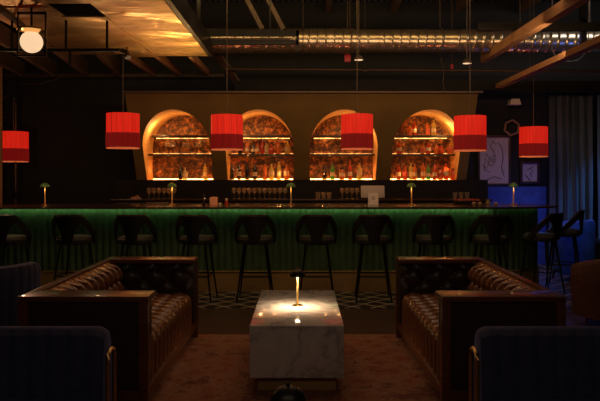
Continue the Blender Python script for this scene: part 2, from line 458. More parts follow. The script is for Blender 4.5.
# ------------------------------------------------------------ dome lamps
def make_lamp():
    t = thing('table_lamp', 'x', 'lamp', (0,0,0), 0, 'brass dome lamps')
    bm = B(); lathe(bm, [(0,0),(.045,0),(.046,.006),(.04,.01),(.008,.013),(.006,.02),(0,.02)]); obj('base', bm, M['brass'], t)
    bm = B(); tube(bm, [(0,0,.015),(0,0,.255)], .0075, 12); obj('stem', bm, M['stembrass'], t)
    bm = B(); lathe(bm, [(.060,.232),(.061,.240),(.052,.262),(.034,.278),(.012,.286),(0,.287)], seg=28)
    lathe(bm, [(.060,.232),(.050,.258),(.033,.272),(.012,.280),(0,.281)], seg=28); sh = obj('shade', bm, M['blackmetal'], t)
    bm = B(); lathe(bm, [(0,.285),(.007,.287),(.008,.294),(.004,.300),(0,.301)], seg=12); obj('finial', bm, M['brass'], t)
    bm = B(); lathe(bm, [(0,.252),(.017,.256),(.018,.262),(.010,.268),(0,.27)], seg=12); obj('bulb', bm, M['orangebulb'], t)
    return t
lamp0 = make_lamp()
lamp0.location = (X_(297.5,4.92),4.92,.451); lamp0['label'] = 'brass lamp with dark dome shade glowing on the white marble table'
near = dup(lamp0, (X_(288,2.2),2.2,.4505), 0, 'dark dome lamp head rising at the bottom edge of the frame')
for ch in near.children:
    if ch.name.startswith(('bulb','finial')): ch.data = ch.data.copy(); ch.data.materials[0] = M['blackmetal']
barl = [(45,'at the far left end of the bar'),(172,'on the bar below the leftmost arched niche'),(291,'on the bar between the second and third arched niches'),(411.5,'on the bar right of the register'),(513.5,'on the bar in front of the framed drawings')]
g0 = None
for px, w in barl:
    Yl = 8.4
    lab = 'small brass lamp with green dome ' + w
    g = dup(lamp0, (X_(px,Yl),Yl,1.0705), 0, lab, scale=1.0)
    for ch in g.children:
        if ch.name.startswith('shade'):
            if g0 is None: g0 = ch.data.copy(); g0.materials[0] = M['greendome']
            ch.data = g0
        if ch.name.startswith('bulb'): ch.scale = (.8,.8,1)

# ------------------------------------------------------------ pendants
def make_pendant(rodtop, w, h):
    t = thing('pendant_lamp', 'x', 'pendant lamp', (0,0,0), 0, 'red drum pendants')
    r = w/2; s = .42*h
    bm = B(); lathe(bm, [(r,s),(r,h),(r-.006,h),(r-.006,s)], seg=40); u = obj('upper_shade', bm, M['shade'], t)
    bm = B(); 
    for a in (4.25,): tube(bm, [(r*1.004*math.cos(a), r*1.004*math.sin(a), .012),(r*1.004*math.cos(a), r*1.004*math.sin(a), h)], .003, 5)
    obj('seam', bm, M['fringe'], u)
    bm = B()
    n = 160
    for k in range(n):
        a = 2*PI*k/n; rr = r+.002*math.sin(k*2.4)
        tube(bm, [(rr*math.cos(a), rr*math.sin(a), .010+.006*math.sin(k*1.7)), (rr*math.cos(a), rr*math.sin(a), s+.01)], .0042, 4)
    lathe(bm, [(r-.010,.012),(r-.010,s),(r-.014,s),(r-.014,.012)], seg=40)
    obj('fringe', bm, M['fringe'], t)
    bm = B(); lathe(bm, [(r-.008,0),(r+.001,0),(r+.001,.014),(r-.008,.014),(r-.008,0)], seg=40); obj('bottom_rim', bm, M['rimgold'], t)
    bm = B(); lathe(bm, [(r+.002,s-.006),(r+.004,s),(r+.002,s+.006)], seg=40); obj('band', bm, M['fringe'], t)
    bm = B(); tube(bm, [(0,0,h*.6),(0,0,rodtop)], .006, 6)
    for a in (0, 2*PI/3, 4*PI/3): tube(bm, [(0,0,h-.01),((r-.006)*math.cos(a),(r-.006)*math.sin(a),h-.01)], .003, 5)
    obj('rod', bm, M['steel'], t)
    bm = B(); lathe(bm, [(0,h*.4),(.04,h*.48),(.03,h*.6),(0,h*.62)], seg=12); obj('bulb', bm, M['orangebulb'], t)
    bm = B(); lathe(bm, [(0,rodtop),(.05,rodtop),(.05,rodtop-.03),(0,rodtop-.04)], seg=16); obj('ceiling_rose', bm, M['blackmetal'], t)
    return t
PD = [(123,148.5,8.2,'hanging left of the leftmost arched niche'),(227,150,8.2,'overlapping the left edge of the second arched niche'),
      (357,149.5,8.2,'overlapping the right side of the third arched niche'),(470,151,8.2,'at the right end of the ochre arched panel'),
      (533.5,157,9.55,'in front of the dark wall beside the framed drawings')]
p0 = None
for px, yb, Y, w in PD:
    zb = Z_(yb, Y); loc = (X_(px,Y),Y,zb)
    if p0 is None:
        p0 = make_pendant(3.02-zb if px < 200 else 4.25-zb, .415, .445); p0.location = loc; p0['label'] = 'red drum pendant with dark fringe '+w; first = p0
        tall = make_pendant(4.26-zb, .405, .445)
        continue
    if px == 227: tall.location = loc; tall['label'] = 'red drum pendant with dark fringe '+w
    else:
        g = dup(tall, loc, [0,.9,2.0,-.6,.4][len(w)%5], 'red drum pendant with dark fringe '+w)
# pendant on an arched pipe at far left
zb = Z_(162, 9.55); xl = X_(13.5, 9.55)
pl = make_pendant(Z_(98,9.55)-zb, .42, .45); pl.location = (xl, 9.55, zb); pl['label'] = 'red drum pendant hanging from a bent pipe at far left'
t = thing('bent_pipe', 'thin bent metal pipe holding the far left red pendant', 'pipe', (X_(18,9.7),9.62,0))
bm = B(); zt = Z_(97, 9.6)
pts = [(0,0,.01),(0,0,zt-.14)]+[(-.14+.14*math.cos(PI/2*k/6),0,zt-.14+.14*math.sin(PI/2*k/6)) for k in range(1,7)]+[(-.4,0,zt)]
tube(bm, pts, .014, 8); obj('pipe', bm, M['steel'], t)
bm = B(); lathe(bm, [(0,.007),(.11,.007),(.11,.02),(.02,.03),(0,.03)]); obj('base_flange', bm, M['blackmetal'], t)
bm = B(); box(bm, (-.05,-.03,1.1), (.05,.03,1.22), .01); obj('switch_box', bm, M['blackmetal'], t)

# ------------------------------------------------------------ bottles
def make_bottle(kind, glass, cap, label, h=.3, r=.033):
    t = thing('bottle', 'x', 'bottle', (0,0,0))
    bm = B()
    if kind == 'tall': prof = [(0,0),(r*.9,0),(r,.01),(r,h*.58),(r*.8,h*.68),(r*.36,h*.76),(r*.33,h*.93),(r*.4,h*.94),(r*.4,h*.96),(0,h*.96)]
    elif kind == 'squat': prof = [(0,0),(r*1.1,0),(r*1.25,.02),(r*1.25,h*.42),(r*1.0,h*.52),(r*.42,h*.6),(r*.38,h*.82),(0,h*.82)]
    elif kind == 'jar': prof = [(0,0),(r*1.3,0),(r*1.35,.01),(r*1.35,h*.6),(r*1.1,h*.66),(r*1.1,h*.7),(0,h*.7)]
    else: prof = [(0,0),(r*1.0,0),(r*1.05,.01),(r*.8,h*.3),(r*1.05,h*.55),(r*.4,h*.7),(r*.35,h*.9),(0,h*.9)]
    lathe(bm, prof, seg=16)
    top = prof[-1][1]; obj('glass', bm, GL[glass], t)
    cr = r*.42 if kind != 'jar' else r*1.15
    bm = B(); lathe(bm, [(cr,top-.012),(cr,top+.02),(0,top+.022)], seg=12); obj('cap', bm, M[cap], t)
    if label:
        rr = {'tall':r,'squat':r*1.25,'jar':r*1.35,'waist':r}[kind]+.0015
        bm = B(); z0, z1 = (.06*h/.3, h*.42) if kind != 'waist' else (h*.36,h*.52)
        lathe(bm, [(rr,z0),(rr,z1)], seg=16); obj('paper_label', bm, M[label], t)
    return t
proto = {}
names = {'amber':'amber','red':'dark red','yellow':'straw yellow','green':'green','dark':'black','clear':'clear'}
kn = {'tall':'tall','squat':'squat','jar':'wide','waist':'waisted'}
def place_row(items, Y, z, where, grp):
    n = len(items)
    for k, (px, kind, glass, cap, label, h) in enumerate(items):
        key = (kind, glass, cap, label, h)
        pos = ('only' if n == 1 else 'leftmost' if k == 0 else 'rightmost' if k == n-1 else ORD[k])
        lab = '%s %s bottle%s, %s, %s' % (kn[kind], names[glass], {'capred':' with red cap','cap':''}[cap], pos, where)
        loc = (X_(px,Y), Y+.02*((k*7)%3-1), z)
        if key not in proto: o = make_bottle(*key); proto[key] = o; o.location = loc
        else: o = dup(proto[key], loc)
        o['label'] = lab.replace('arched niche','niche'); o['group'] = grp
def rowpx(o, xs): return [o+x/4.45 for x in xs]
C, CR, LC, LR = 'cap','capred','labelcream','labelred'
# second arch, middle shelf (behind the red pendant partly)
place_row([(240,'tall','dark',C,None,.22),(247,'tall','amber',C,LC,.22),(253,'tall','dark',C,LC,.2),(257.5,'tall','amber',C,LC,.2),(262,'tall','red',C,None,.23),(266.5,'tall','clear',C,LC,.2),(271.5,'squat','red',C,None,.2),(278,'tall','amber',C,None,.24),(287.5,'squat','yellow',C,LC,.27)],
          10.12, 1.791, 'middle shelf of the second arched niche', 'bottles on the second niche middle shelf')
place_row([(232,'tall','dark',CR,None,.28),(239,'tall','dark',CR,LC,.3),(247,'tall','dark',CR,None,.3),(255,'tall','dark',CR,LC,.28),(265,'tall','amber',C,None,.27),(271.5,'squat','yellow',C,LC,.32),(279,'tall','yellow',C,LC,.31),(286.5,'squat','amber',C,LC,.32)],
          10.10, PZ0+.003, 'floor of the second arched niche', 'bottles on the second niche floor')
place_row([(324.5,'tall','dark',C,None,.22),(332.5,'tall','green',C,LC,.27),(342,'jar','amber',C,LC,.25),(350,'tall','red',CR,LC,.29),(359.5,'squat','yellow',C,LC,.34)],
          10.10, PZ0+.003, 'floor of the third arched niche', 'bottles on the third niche floor')
place_row([(409.5,'waist','amber',C,None,.2),(414.5,'tall','red',C,LC,.25),(428,'tall','amber',C,LR,.23),(433.5,'tall','yellow',C,LC,.27)],
          10.12, 2.081, 'upper shelf of the rightmost arched niche', 'bottles on the rightmost niche upper shelf')
place_row([(399,'squat','red',C,LC,.24),(422.5,'tall','amber',C,LR,.2),(428.5,'squat','red',C,LC,.25),(436,'tall','amber',C,None,.19),(440.5,'jar','red',C,LR,.2),(450,'squat','amber',C,LR,.25)],
          10.12, 1.791, 'middle shelf of the rightmost arched niche', 'bottles on the rightmost niche middle shelf')
place_row([(398.5,'tall','red',C,LC,.27),(405,'squat','red',C,LR,.29),(411,'tall','yellow',C,LC,.29),(414.5,'tall','amber',C,LC,.27),(423,'tall','amber',C,LC,.29),(428.5,'tall','green',C,LC,.25),(434.5,'tall','red',C,LC,.27),(440,'jar','amber',C,LR,.24),(446.5,'squat','red',C,LC,.32),(453.5,'jar','red',C,LR,.22)],
          10.10, PZ0+.003, 'floor of the rightmost arched niche', 'bottles on the rightmost niche floor')
place_row([(180.5,'tall','dark',C,None,.24),(185,'squat','clear',C,LC,.25),(205,'tall','yellow',C,LC,.28)],
          10.10, PZ0+.003, 'floor of the leftmost arched niche', 'bottles on the leftmost niche floor')

# ------------------------------------------------------------ glassware
bm = B(); lathe(bm, [(0,0),(.032,0),(.03,.004),(.005,.008),(.004,.07),(.01,.08),(.032,.10),(.036,.13),(.03,.165),(.0285,.165),(.034,.13),(.03,.103),(0,.083)], seg=16)
wg = obj('wine_glass', bm, M['wineglass']); used = [False]
def place_glass(x, y, z, lab, grp, flip=False, s=1):
    o = wg if not used[0] else wg.copy()
    if used[0]: col.objects.link(o)
    used[0] = True
    o.location = (x,y,z); o.scale = (s,s,s); o.rotation_euler = (PI if flip else 0,0,0)
    tag(o, lab, 'glass', grp)
for k, px in enumerate((166.5,170.5,174,184,188.5,197,200.5)):
    place_glass(X_(px,10.1), 10.1, 2.048, '%s stemmed glass hanging under the upper shelf of the leftmost arched niche' % (ORD[k] if k else 'leftmost'), 'glasses hung in the leftmost niche', flip=True, s=.9)
for k in range(11):
    place_glass(X_(234+k*5.1,9.68), 9.68, 1.101, 'clear wine glass in the long row on the back counter below the second niche', 'wine glasses in the long row')
for k in range(6):
    place_glass(X_(149+k*5,9.68), 9.68, 1.101, 'clear wine glass in the row on the back counter below the leftmost niche', 'wine glasses in the left row')
for k in range(4):
    place_glass(X_(342+k*5,9.68), 9.68, 1.101, 'clear wine glass on the back counter just left of the register screen', 'wine glasses left of the register')
# tumblers
bm = B(); lathe(bm, [(0,0),(.03,0),(.036,.10),(.0345,.10),(.029,.005),(0,.005)], seg=16); tb = obj('tumbler', bm, M['wineglass'])
for k, px in enumerate([318,323.5,329,455,461,467]):
    o = tb if k == 0 else tb.copy()
    if k: col.objects.link(o)
    o.location = (X_(px,9.68),9.68,1.101)
    tag(o, 'short clear tumbler on the back counter below the %s niche' % ('third' if k < 3 else 'rightmost'), 'glass', 'tumblers below the %s niche' % ('third' if k < 3 else 'rightmost'))

# ------------------------------------------------------------ things on the bar
t = thing('register', 'white tablet cash register on a stand facing away on the bar', 'cash register', (X_(373,8.35),8.35,1.0705))
bm = B(); box(bm, (-.155,-.012,-.082), (.155,.012,.082), .01); o = obj('screen', bm, M['screenback'], t); o.location = (0,.03,.17); o.rotation_euler.x = -.25
bm = B(); box(bm, (-.065,-.05,.0), (.065,.02,.012), .004); obj('foot', bm, M['white'], t)
bm = B(); 
for a, b in ((0,1),): 
    vs = [(-.065,-.045,.01),(.065,-.045,.01),(.065,-.02,.155),(-.065,-.02,.155)]
    f = [bm.verts.new(v) for v in vs]+[bm.verts.new((v[0],v[1]+.03,v[2])) for v in vs]
    for q in ((0,1,2,3),(7,6,5,4),(0,4,5,1),(1,5,6,2),(2,6,7,3),(3,7,4,0)): bm.faces.new([f[i] for i in q])
st = obj('stand', bm, M['white'], t, False)
bm = B(); ring = []
def rsq(h, r, n=5):
    pts = []
    for cx, cy, a0 in ((h-r,h-r,0),(-h+r,h-r,PI/2),(-h+r,-h+r,PI),(h-r,-h+r,1.5*PI)):
        pts += [(cx+r*math.cos(a0+PI/2*k/n), cy+r*math.sin(a0+PI/2*k/n)) for k in range(n+1)]
    return pts
def on(p): 
    z = .09+p[1]; return (p[0], -.0462+.025*(z-.01)/.145+.0, z)
outer, inner = rsq(.020,.006), rsq(.0135,.003)
a = [bm.verts.new(on(p)) for p in outer]; b = [bm.verts.new(on(p)) for p in inner]
for k in range(len(a)): bm.faces.new((a[k], a[(k+1)%len(a)], b[(k+1)%len(a)], b[k]))
bm.faces.new([bm.verts.new(on(p)) for p in rsq(.006,.0015)])
obj('emblem', bm, M['grey'], st, False)

t = thing('candle_box', 'small square amber candle box on the bar between first niches', 'candle', (X_(213.7,8.35),8.35,1.0705))
bm = B(); box(bm, (-.046,-.046,0), (.046,.046,.10), .006); obj('box_body', bm, M['amberbox'], t)
bm = B(); lathe(bm, [(0,.1),(.02,.1),(.022,.104),(0,.106)], seg=12); obj('candle_top', bm, M['labelcream'], t)
bm = B(); lathe(bm, [(0,0),(.018,0),(.02,.02),(.016,.028),(0,.03)], seg=14); o = obj('tea_light', bm, M['labelcream'], loc=(X_(220,8.3),8.3,1.0705)); tag(o, 'tiny cream tea light right of the amber candle box', 'candle')
t = thing('salt_shaker', 'small brown shaker right of the tea light on the bar', 'shaker', (X_(226.5,8.3),8.3,1.0705))
bm = B(); lathe(bm, [(0,0),(.022,0),(.024,.03),(.016,.06),(0,.062)], seg=14); obj('shaker_body', bm, GL['red'], t)
bm = B(); lathe(bm, [(.017,.06),(.017,.082),(0,.09)], seg=14); obj('shaker_cap', bm, M['labelcream'], t)
o = dup(proto[('tall','dark',C,None,.24)], (X_(204,8.4),8.4,1.0705), 0, 'small dark bottle standing left of the amber candle box on the bar', scale=.55); o['group'] = ''
del o['group']
# folded cloth + tray left
bm = B(); surf(bm, lambda u,v: (-.075+.15*u, -.05+.1*v, .001+.055*math.sin(PI*u)**.5*math.sin(PI*v)**.5*(.8+.25*math.sin(9*u+4*v))), 14, 10)
box(bm, (-.06,-.04,0), (.06,.04,.01)); o = obj('folded_napkin', bm, M['hex'], loc=(X_(136,9.68),9.68,1.101)); tag(o, 'crumpled tan napkin on the back counter left of the wine glasses', 'napkin')
t = thing('bar_tray', 'low dark tray on the bar left of the second brass lamp', 'tray', (X_(157,8.4),8.4,1.0705))
bm = B(); box(bm, (-.13,-.08,0), (.13,.08,.008), .002); obj('tray_base', bm, M['steel'], t)
bm = B(); tube(bm, [(-.13,-.08,.025),(.13,-.08,.025),(.13,.08,.025),(-.13,.08,.025)], .006, 6, closed=True)
for x in (-.13,.13):
    for y in (-.08,.08): tube(bm, [(x,y,.004),(x,y,.025)], .005, 6)
obj('tray_rail', bm, M['steel'], t)
# right: bottle-cap rail and garnish bowls
t = thing('drinks_rail', 'dark speed rail with a row of small red tops on the bar', 'rail', (X_(467,8.5),8.5,1.0705))
bm = B(); box(bm, (-.17,-.05,0), (.17,.05,.05), .004); obj('rail_body', bm, M['blackmetal'], t)
for k in range(9):
    bm = B(); lathe(bm, [(0,.05),(.013,.05),(.013,.07),(0,.074)], c=(-.15+.0375*k,0,0), seg=10); obj('red_top', bm, M['labelred'], t)
for k, (px, nm) in enumerate(((474,'small glass bowl of orange garnish, left of the garnish bowls'),(480,'small glass bowl of garnish second from left beside the drinks rail'),(488,'taller garnish bowl with leafy sprigs, between two small bowls'),(496,'rightmost small garnish bowl before the last bar lamp'))):
    t = thing('garnish_bowl', nm, 'bowl', (X_(px,8.15),8.15,1.0705), 0, 'garnish bowls on the bar')
    bm = B(); lathe(bm, [(0,0),(.02,0),(.032,.035),(.030,.035),(.018,.004),(0,.004)], seg=16); obj('bowl', bm, M['wineglass'], t)
    bm = B()
    for j in range(5):
        a = j*1.3; r0 = bmesh.ops.create_icosphere(bm, subdivisions=2, radius=.011)
        bmesh.ops.translate(bm, vec=(.013*math.cos(a),.013*math.sin(a),.030+.006*(j%2)+(.012 if k == 2 else 0)), verts=r0['verts'])
    obj('garnish', bm, M['lemon'], t)
    if k == 2:
        bm = B()
        for j in range(7):
            a = j*.9; tube(bm, [(0,0,.03),(.02*math.cos(a),.02*math.sin(a),.08)], .004, 5, rs=[.005,.0015])
        obj('sprig', bm, M['greendome'], t)

# ------------------------------------------------------------ sofas
def tuft(u, v, a, b):
    p, q = u/a+v/b, u/a-v/b
    return (abs(math.sin(PI*p))*abs(math.sin(PI*q)))**.42
def make_sofa():
    L, D, H = 1.90, .75, .72           # along Y, along X, height; faces +X
    t = thing('chesterfield_sofa', 'x', 'sofa', (0,0,0), 0, 'tufted brown leather sofas')
    y0, y1, x0, x1 = -L/2, L/2, -D/2, D/2
    AT = .19
    # timber frame: top rails
    bm = B()
    box(bm, (x0,y0,H-.035), (x1,y0+AT+.02,H), .006)
    box(bm, (x0,y1-AT-.02,H-.035), (x1,y1,H), .006)
    box(bm, (x0,y0+AT,H-.035), (x0+.05,y1-AT,H), .006)
    obj('top_rail', bm, M['wood'], t)
    for sx in (0,1):
        for (ya, yb) in ((y0,y0+.05),(y1-.05,y1)):
            xa = x0 if sx == 0 else x1-.055
            bm = B(); box(bm, (xa,ya,.0), (xa+.055,yb,H-.035), .004); obj('post', bm, M['wood'], t)
    bm = B()
    for (ya, yb) in ((y0+.002,y0+.045),(y1-.045,y1-.002)): box(bm, (x0+.055,ya,.09), (x1-.055,yb,.15), .003)
    box(bm, (x1-.045,y0+.05,.09), (x1-.004,y1-.05,.15), .003); box(bm, (x0+.004,y0+.05,.09), (x0+.045,y1-.05,.15), .003)
    obj('bottom_rail', bm, M['wood'], t)
    # outer leather panels
    bm = B(); box(bm, (x0+.05,y0+.018,.14), (x1-.05,y0+.04,H-.03)); obj('side_panel', bm, M['leatherdark'], t)
    bm = B(); box(bm, (x0+.05,y1-.04,.14), (x1-.05,y1-.018,H-.03)); obj('side_panel', bm, M['leatherdark'], t)
    bm = B(); box(bm, (x0+.015,y0+.05,.14), (x0+.04,y1-.05,H-.03)); obj('back_panel', bm, M['leatherdark'], t)
    # arms (leather, padded) : front face + tufted inner face
    for s in (-1,1):
        ya, yb = (y0+.04, y0+AT-.03) if s < 0 else (y1-AT+.03, y1-.04)
        bm = B(); box(bm, (x0+.05,ya,.15), (x1-.012,yb,H-.036), .015)
        yi = y0+AT-.035 if s < 0 else y1-AT+.035
        def fn(u, v, s=s, yi=yi):
            x = x0+.1+(x1-.02-x0-.1)*u; z = .36+(H-.04-.36)*v
            e = min(1, min(u,1-u)*12, min(v,1-v)*8); return (x, yi-s*(.004+.045*tuft(u*.62,v*.32,.2,.2)*e), z)
        surf(bm, fn, 50, 30)
        obj('arm', bm, M['leatherdark'], t)
    # tufted back
    def fb(u, v):
        y = y0+AT-.02+(L-2*AT+.04)*u; z = .36+(H-.02-.36)*v
        e = min(1, min(u,1-u)*40, (1-v)*10, v*10+.3)
        lean = .05*(1-v)
        return (x0+.050+lean+.098*tuft(u*1.52, v*.34, .13, .235)*e, y, z)
    bm = B(); surf(bm, fb, 230, 36); obj('tufted_back', bm, M['leather'], t)
    # seat
    def fs(u, v):
        y = y0+AT-.02+(L-2*AT+.04)*u
        # v from back to front then over the roll and down
        xs = x0+.09; xe = x1-.03
        if v < .7:
            k = v/.7; x = xs+(xe-xs)*k; z = .395; nx_, nz = 0, 1
            if k > .9:
                a = (k-.9)/.1*PI/4; x = xe-.05+.05*math.sin(a)+ .0; z = .345+.05*math.cos(a); nx_, nz = math.sin(a), math.cos(a)
                x = min(x, xe)
        else:
            k = (v-.7)/.3; a = PI/4+PI/4*min(1,k*3)
            if k < .333: x = xe-.05+.05*math.sin(a); z = .345+.05*math.cos(a); nx_, nz = math.sin(a), math.cos(a)
            else: x = xe; z = .345-(.345-.15)*(k-.333)/.667; nx_, nz = 1, 0
        s = v*.66/.7
        h = .035*tuft(u*1.56, s, .13, .22) if s < .62 else .028*abs(math.sin(PI*u*1.56/.13))**.5
        return (x+nx_*h-.02*nx_, y, z+nz*h)
    bm = B(); surf(bm, fs, 230, 60); obj('tufted_seat', bm, M['leather'], t)
    return t
sofa = make_sofa()
SY = (3.86+5.76)/2
sofa.location = (-1.316,SY,.007); sofa['label'] = 'tufted brown leather sofa with timber frame left of the marble table'
sofa.scale = (1.05,1,1)
s2 = dup(sofa, (1.225,SY,.007), PI, 'tufted brown leather sofa with timber frame right of the marble table'); s2.scale = (1,1,1)

# ------------------------------------------------------------ marble table
def make_table(lab, loc, w, l):
    t = thing('coffee_table', lab, 'coffee table', loc)
    bm = B(); box(bm, (-w/2,-l/2,.105), (w/2,l/2,.45), .003); obj('marble_block', bm, M['marble'], t)
    bm = B(); box(bm, (-w/2+.05,-l/2+.07,0), (w/2-.05,l/2-.07,.105), .002); obj('plinth', bm, M['kick'], t)
make_table('white veined marble block coffee table on a brass plinth between the sofas', (-.028,4.91,.007), .628, 1.32)
make_table('second marble block table just below the frame carrying the nearest lamp', (-.03,1.9,.0005), .628, .9)

# ------------------------------------------------------------ rug
bm = B(); box(bm, (-2.0,2.45,0), (1.95,5.84,.007), .002); o = obj('area_rug', bm, M['rug']); tag(o, 'faded red patterned rug under the two leather sofas', 'rug')

# ------------------------------------------------------------ navy channel armchairs in front (face the camera)
def make_navy(sgn):
    """sgn=+1: inner (brass) side at +X"""
    W = .84
    t = thing('armchair', 'x', 'armchair', (0,0,0))
    xin = sgn*W/2
    def ff(u, v):
        x = -W/2+W*u; c = .014*abs(math.sin(PI*u*9))**.6
        e = min(u, 1-u)*W; rc = .05
        top = .715-(rc-math.sqrt(max(0, rc*rc-(rc-min(e,rc))**2)))*.8
        # closed loop cross-section (front, over the top, back, under)
        p = [(-.075-c,.30),(-.07-c,.45),(-.055-c,.60),(-.045-c,top-.03),(-.02,top-.005),(.02,top),(.055,top-.015),(.07+c*.5,top-.05),(.085+c*.5,.5),(.085+c*.5,.2),(.02,.18),(-.07,.2)]
        k = v*len(p); i = int(k)%len(p); f = k-int(k); a = p[i]; b = p[(i+1)%len(p)]
        return (x, a[0]+(b[0]-a[0])*f, a[1]+(b[1]-a[1])*f)
    bm = B(); n, m_ = 108, 36
    G = [[bm.verts.new(ff(i/n, j/m_)) for j in range(m_)] for i in range(n+1)]
    for a, b in zip(G, G[1:]):
        for j in range(m_): bm.faces.new((a[j], b[j], b[(j+1)%m_], a[(j+1)%m_]))
    bm.faces.new(G[0][::-1]); bm.faces.new(G[-1]); obj('channel_back', bm, M['navy'], t)
    bm = B(); box(bm, (-W/2+.04,-.62,.24), (W/2-.04,-.06,.375), .04); obj('seat_cushion', bm, M['navy'], t)
    bm = B(); box(bm, (-W/2+.05,-.6,.18), (W/2-.05,.04,.25), .01); obj('seat_base', bm, M['navy'], t)
    for s in (-1,1):
        xo = s*(W/2+.018)
        # brass side hoop: up the back, round, and forward over the arm then down
        pts = [(xo,-.02,0),(xo,-.02,.52)]+[(xo-s*.022*(1-math.cos(PI*k/6))*.5*1.0,-.02-.0,.52+.03*math.sin(PI*k/6)) for k in range(1,7)]
        bm = B()
        tube(bm, [(xo,-.05,0),(xo,-.05,.56),(xo,-.035,.585),(xo,-.01,.60),(xo,.02,.60),(xo,.05,.585),(xo,.065,.56),(xo,.065,0)], .011, 8)
        tube(bm, [(xo,-.56,0),(xo,-.56,.30),(xo,-.54,.33),(xo,-.05,.33)], .011, 8)
        obj('brass_frame', bm, M['dullbrass'], t)
    bm = B()
    for y in (-.52,-.03): tube(bm, [(-W/2-.018,y,.17),(W/2+.018,y,.17)], .01, 8)
    obj('cross_rail', bm, M['brass'], t)
    return t
na = make_navy(1); na.scale = (1,1,.968); na.location = (X_(107,3.2)-.42,3.2,.008); na['label'] = 'navy velvet armchair with brass side frame at the bottom left'; na['group'] = 'navy channel armchairs in front'
dup(na, (X_(478,3.2)+.42,3.2,.008), 0, 'navy velvet armchair with brass side frame at the bottom right')

# tub chairs
def make_tub(m, name, lab, loc, rz, H=.75, Rr=.40, ribs=22, inner=None):
    t = thing(name, lab, 'armchair', loc, rz)
    bm = B(); n = 132
    G = []
    for i in range(n+1):
        a = math.radians(-125+250*i/n); c = .012*abs(math.sin(PI*ribs*i/n))**.6 if ribs else 0
        f = abs(-125+250*i/n)/125; top = H-.10*max(0,(f-.45)/.55)**1.5
        ring = []
        for (dr, z) in ((.0+c,.10),(.01+c,.4),(.015+c,top-.05),(0+c*.6,top-.012),(-.04,top),(-.09,top-.02),(-.11-c,top-.07),(-.12-c,.34)):
            r = Rr+dr; ring.append(bm.verts.new((r*math.sin(a), -r*math.cos(a), z)))
        G.append(ring)
    for a, b in zip(G, G[1:]):
        for j in range(8): bm.faces.new((a[j], b[j], b[(j+1)%8], a[(j+1)%8]))
    bm.faces.new(G[0][::-1]); bm.faces.new(G[-1]); obj('curved_back', bm, m, t)
    bm = B(); lathe(bm, [(0,.1),(Rr-.12,.1),(Rr-.11,.3),(Rr-.13,.40),(Rr-.2,.42),(0,.425)], seg=40); obj('seat_cushion', bm, m, t)
    for k in range(4):
        a = PI/4+k*PI/2; bm = B(); tube(bm, [(.24*math.cos(a),.24*math.sin(a),.12),(.27*math.cos(a),.27*math.sin(a),0)], .02, 8, rs=[.022,.013]); obj('leg', bm, M['wood'], t)
    return t
make_tub(M['navy'], 'armchair', 'navy ribbed tub armchair behind the left sofa at the left edge', (X_(32,5.15)-.44,5.2,0), math.radians(30), .755, .43)
make_tub(M['tubbrown'], 'armchair', 'russet brown tub armchair behind the right sofa at the right edge', (X_(573,6.25)+.44,6.3,0), math.radians(35), .69, .43, 0)
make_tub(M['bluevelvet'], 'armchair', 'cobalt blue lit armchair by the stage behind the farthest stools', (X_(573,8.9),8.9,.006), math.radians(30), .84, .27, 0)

# ------------------------------------------------------------ right side wall pieces
def picture(lab, x0p, x1p, y0p, y1p, curves):
    Y = 10.39; xa, xb, zb, za = X_(x0p,Y), X_(x1p,Y), Z_(y0p,Y), Z_(y1p,Y)
    cx, cz = (xa+xb)/2, (za+zb)/2; w, h = (xb-xa)/2, (zb-za)/2
    t = thing('framed_drawing', lab, 'picture', (cx,Y,cz))
    bm = B(); f = .035
    box(bm, (-w-f,-.03,h), (w+f,.025,h+f), .003); box(bm, (-w-f,-.03,-h-f), (w+f,.025,-h), .003)
    box(bm, (-w-f,-.03,-h), (-w,.025,h), .003); box(bm, (w,-.03,-h), (w+f,.025,h), .003); obj('frame', bm, M['framewood'], t)
    bm = B(); box(bm, (-w,-.005,-h), (w,.015,h)); p = obj('paper', bm, M['paper'], t, False)
    bm = B()
    for c in curves: tube(bm, [(x*w,-.007,z*h) for x, z in c], .006, 5)
    obj('ink_drawing', bm, M['inkline'], p)
sp = [(-.2+.28*math.cos(a)*(1-a/14), -.1+.2*math.sin(a)*(1-a/14)) for a in [k*.35 for k in range(28)]]
picture('large framed line drawing with looping ink strokes on the blue-lit wall', 479.5,508.5,137.5,183.5,
        [[(-.1,.85),(.1,.7),(.3,.78),(.55,.5),(.62,.1),(.5,-.3),(.7,-.7)], [(-.1,.85),(-.25,.6),(-.05,.4),(.1,.15)], sp, [(-.8,-.2),(-.5,-.35),(-.4,-.1),(-.6,.1),(-.7,-.4),(-.3,-.5)], [(-.6,.3),(-.3,.1),(-.1,.25),(.15,.0)], [(-.5,-.85),(0,-.7),(.5,-.8)]])
picture('small framed ink drawing with a dark slanted stroke, right of the large one', 522,537,163.5,181.5,
        [[(-.6,-.3),(-.2,-.6),(.1,-.9)], [(-.65,-.25),(-.25,-.55),(.05,-.85)], [(-.3,.3),(.1,.5),(.4,.1),(.1,-.1),(.3,-.5)], [(.2,.5),(.5,.7)]])
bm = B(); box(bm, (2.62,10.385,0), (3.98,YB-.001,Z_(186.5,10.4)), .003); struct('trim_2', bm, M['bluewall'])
t = thing('hexagon_sconce', 'wooden hexagon ring mounted on the wall above the large drawing', 'wall decoration', (X_(511,10.36),10.33,Z_(128,10.36)))
bm = B()
hp = [(.125*math.cos(PI/3*k+.4),0,.125*math.sin(PI/3*k+.4)) for k in range(6)]
for k in range(6): beam(bm, hp[k], hp[(k+1)%6], .05, .028)
obj('ring', bm, M['hex'], t, False)
bm = B(); tube(bm, [(0,.085,.12),(0,.0,.12)], .015, 8); obj('bracket', bm, M['blackmetal'], t)
t = thing('wall_speaker', 'small pale speaker box mounted high left of the curtain', 'speaker', (X_(514,10.2),10.2,Z_(102.5,10.2)))
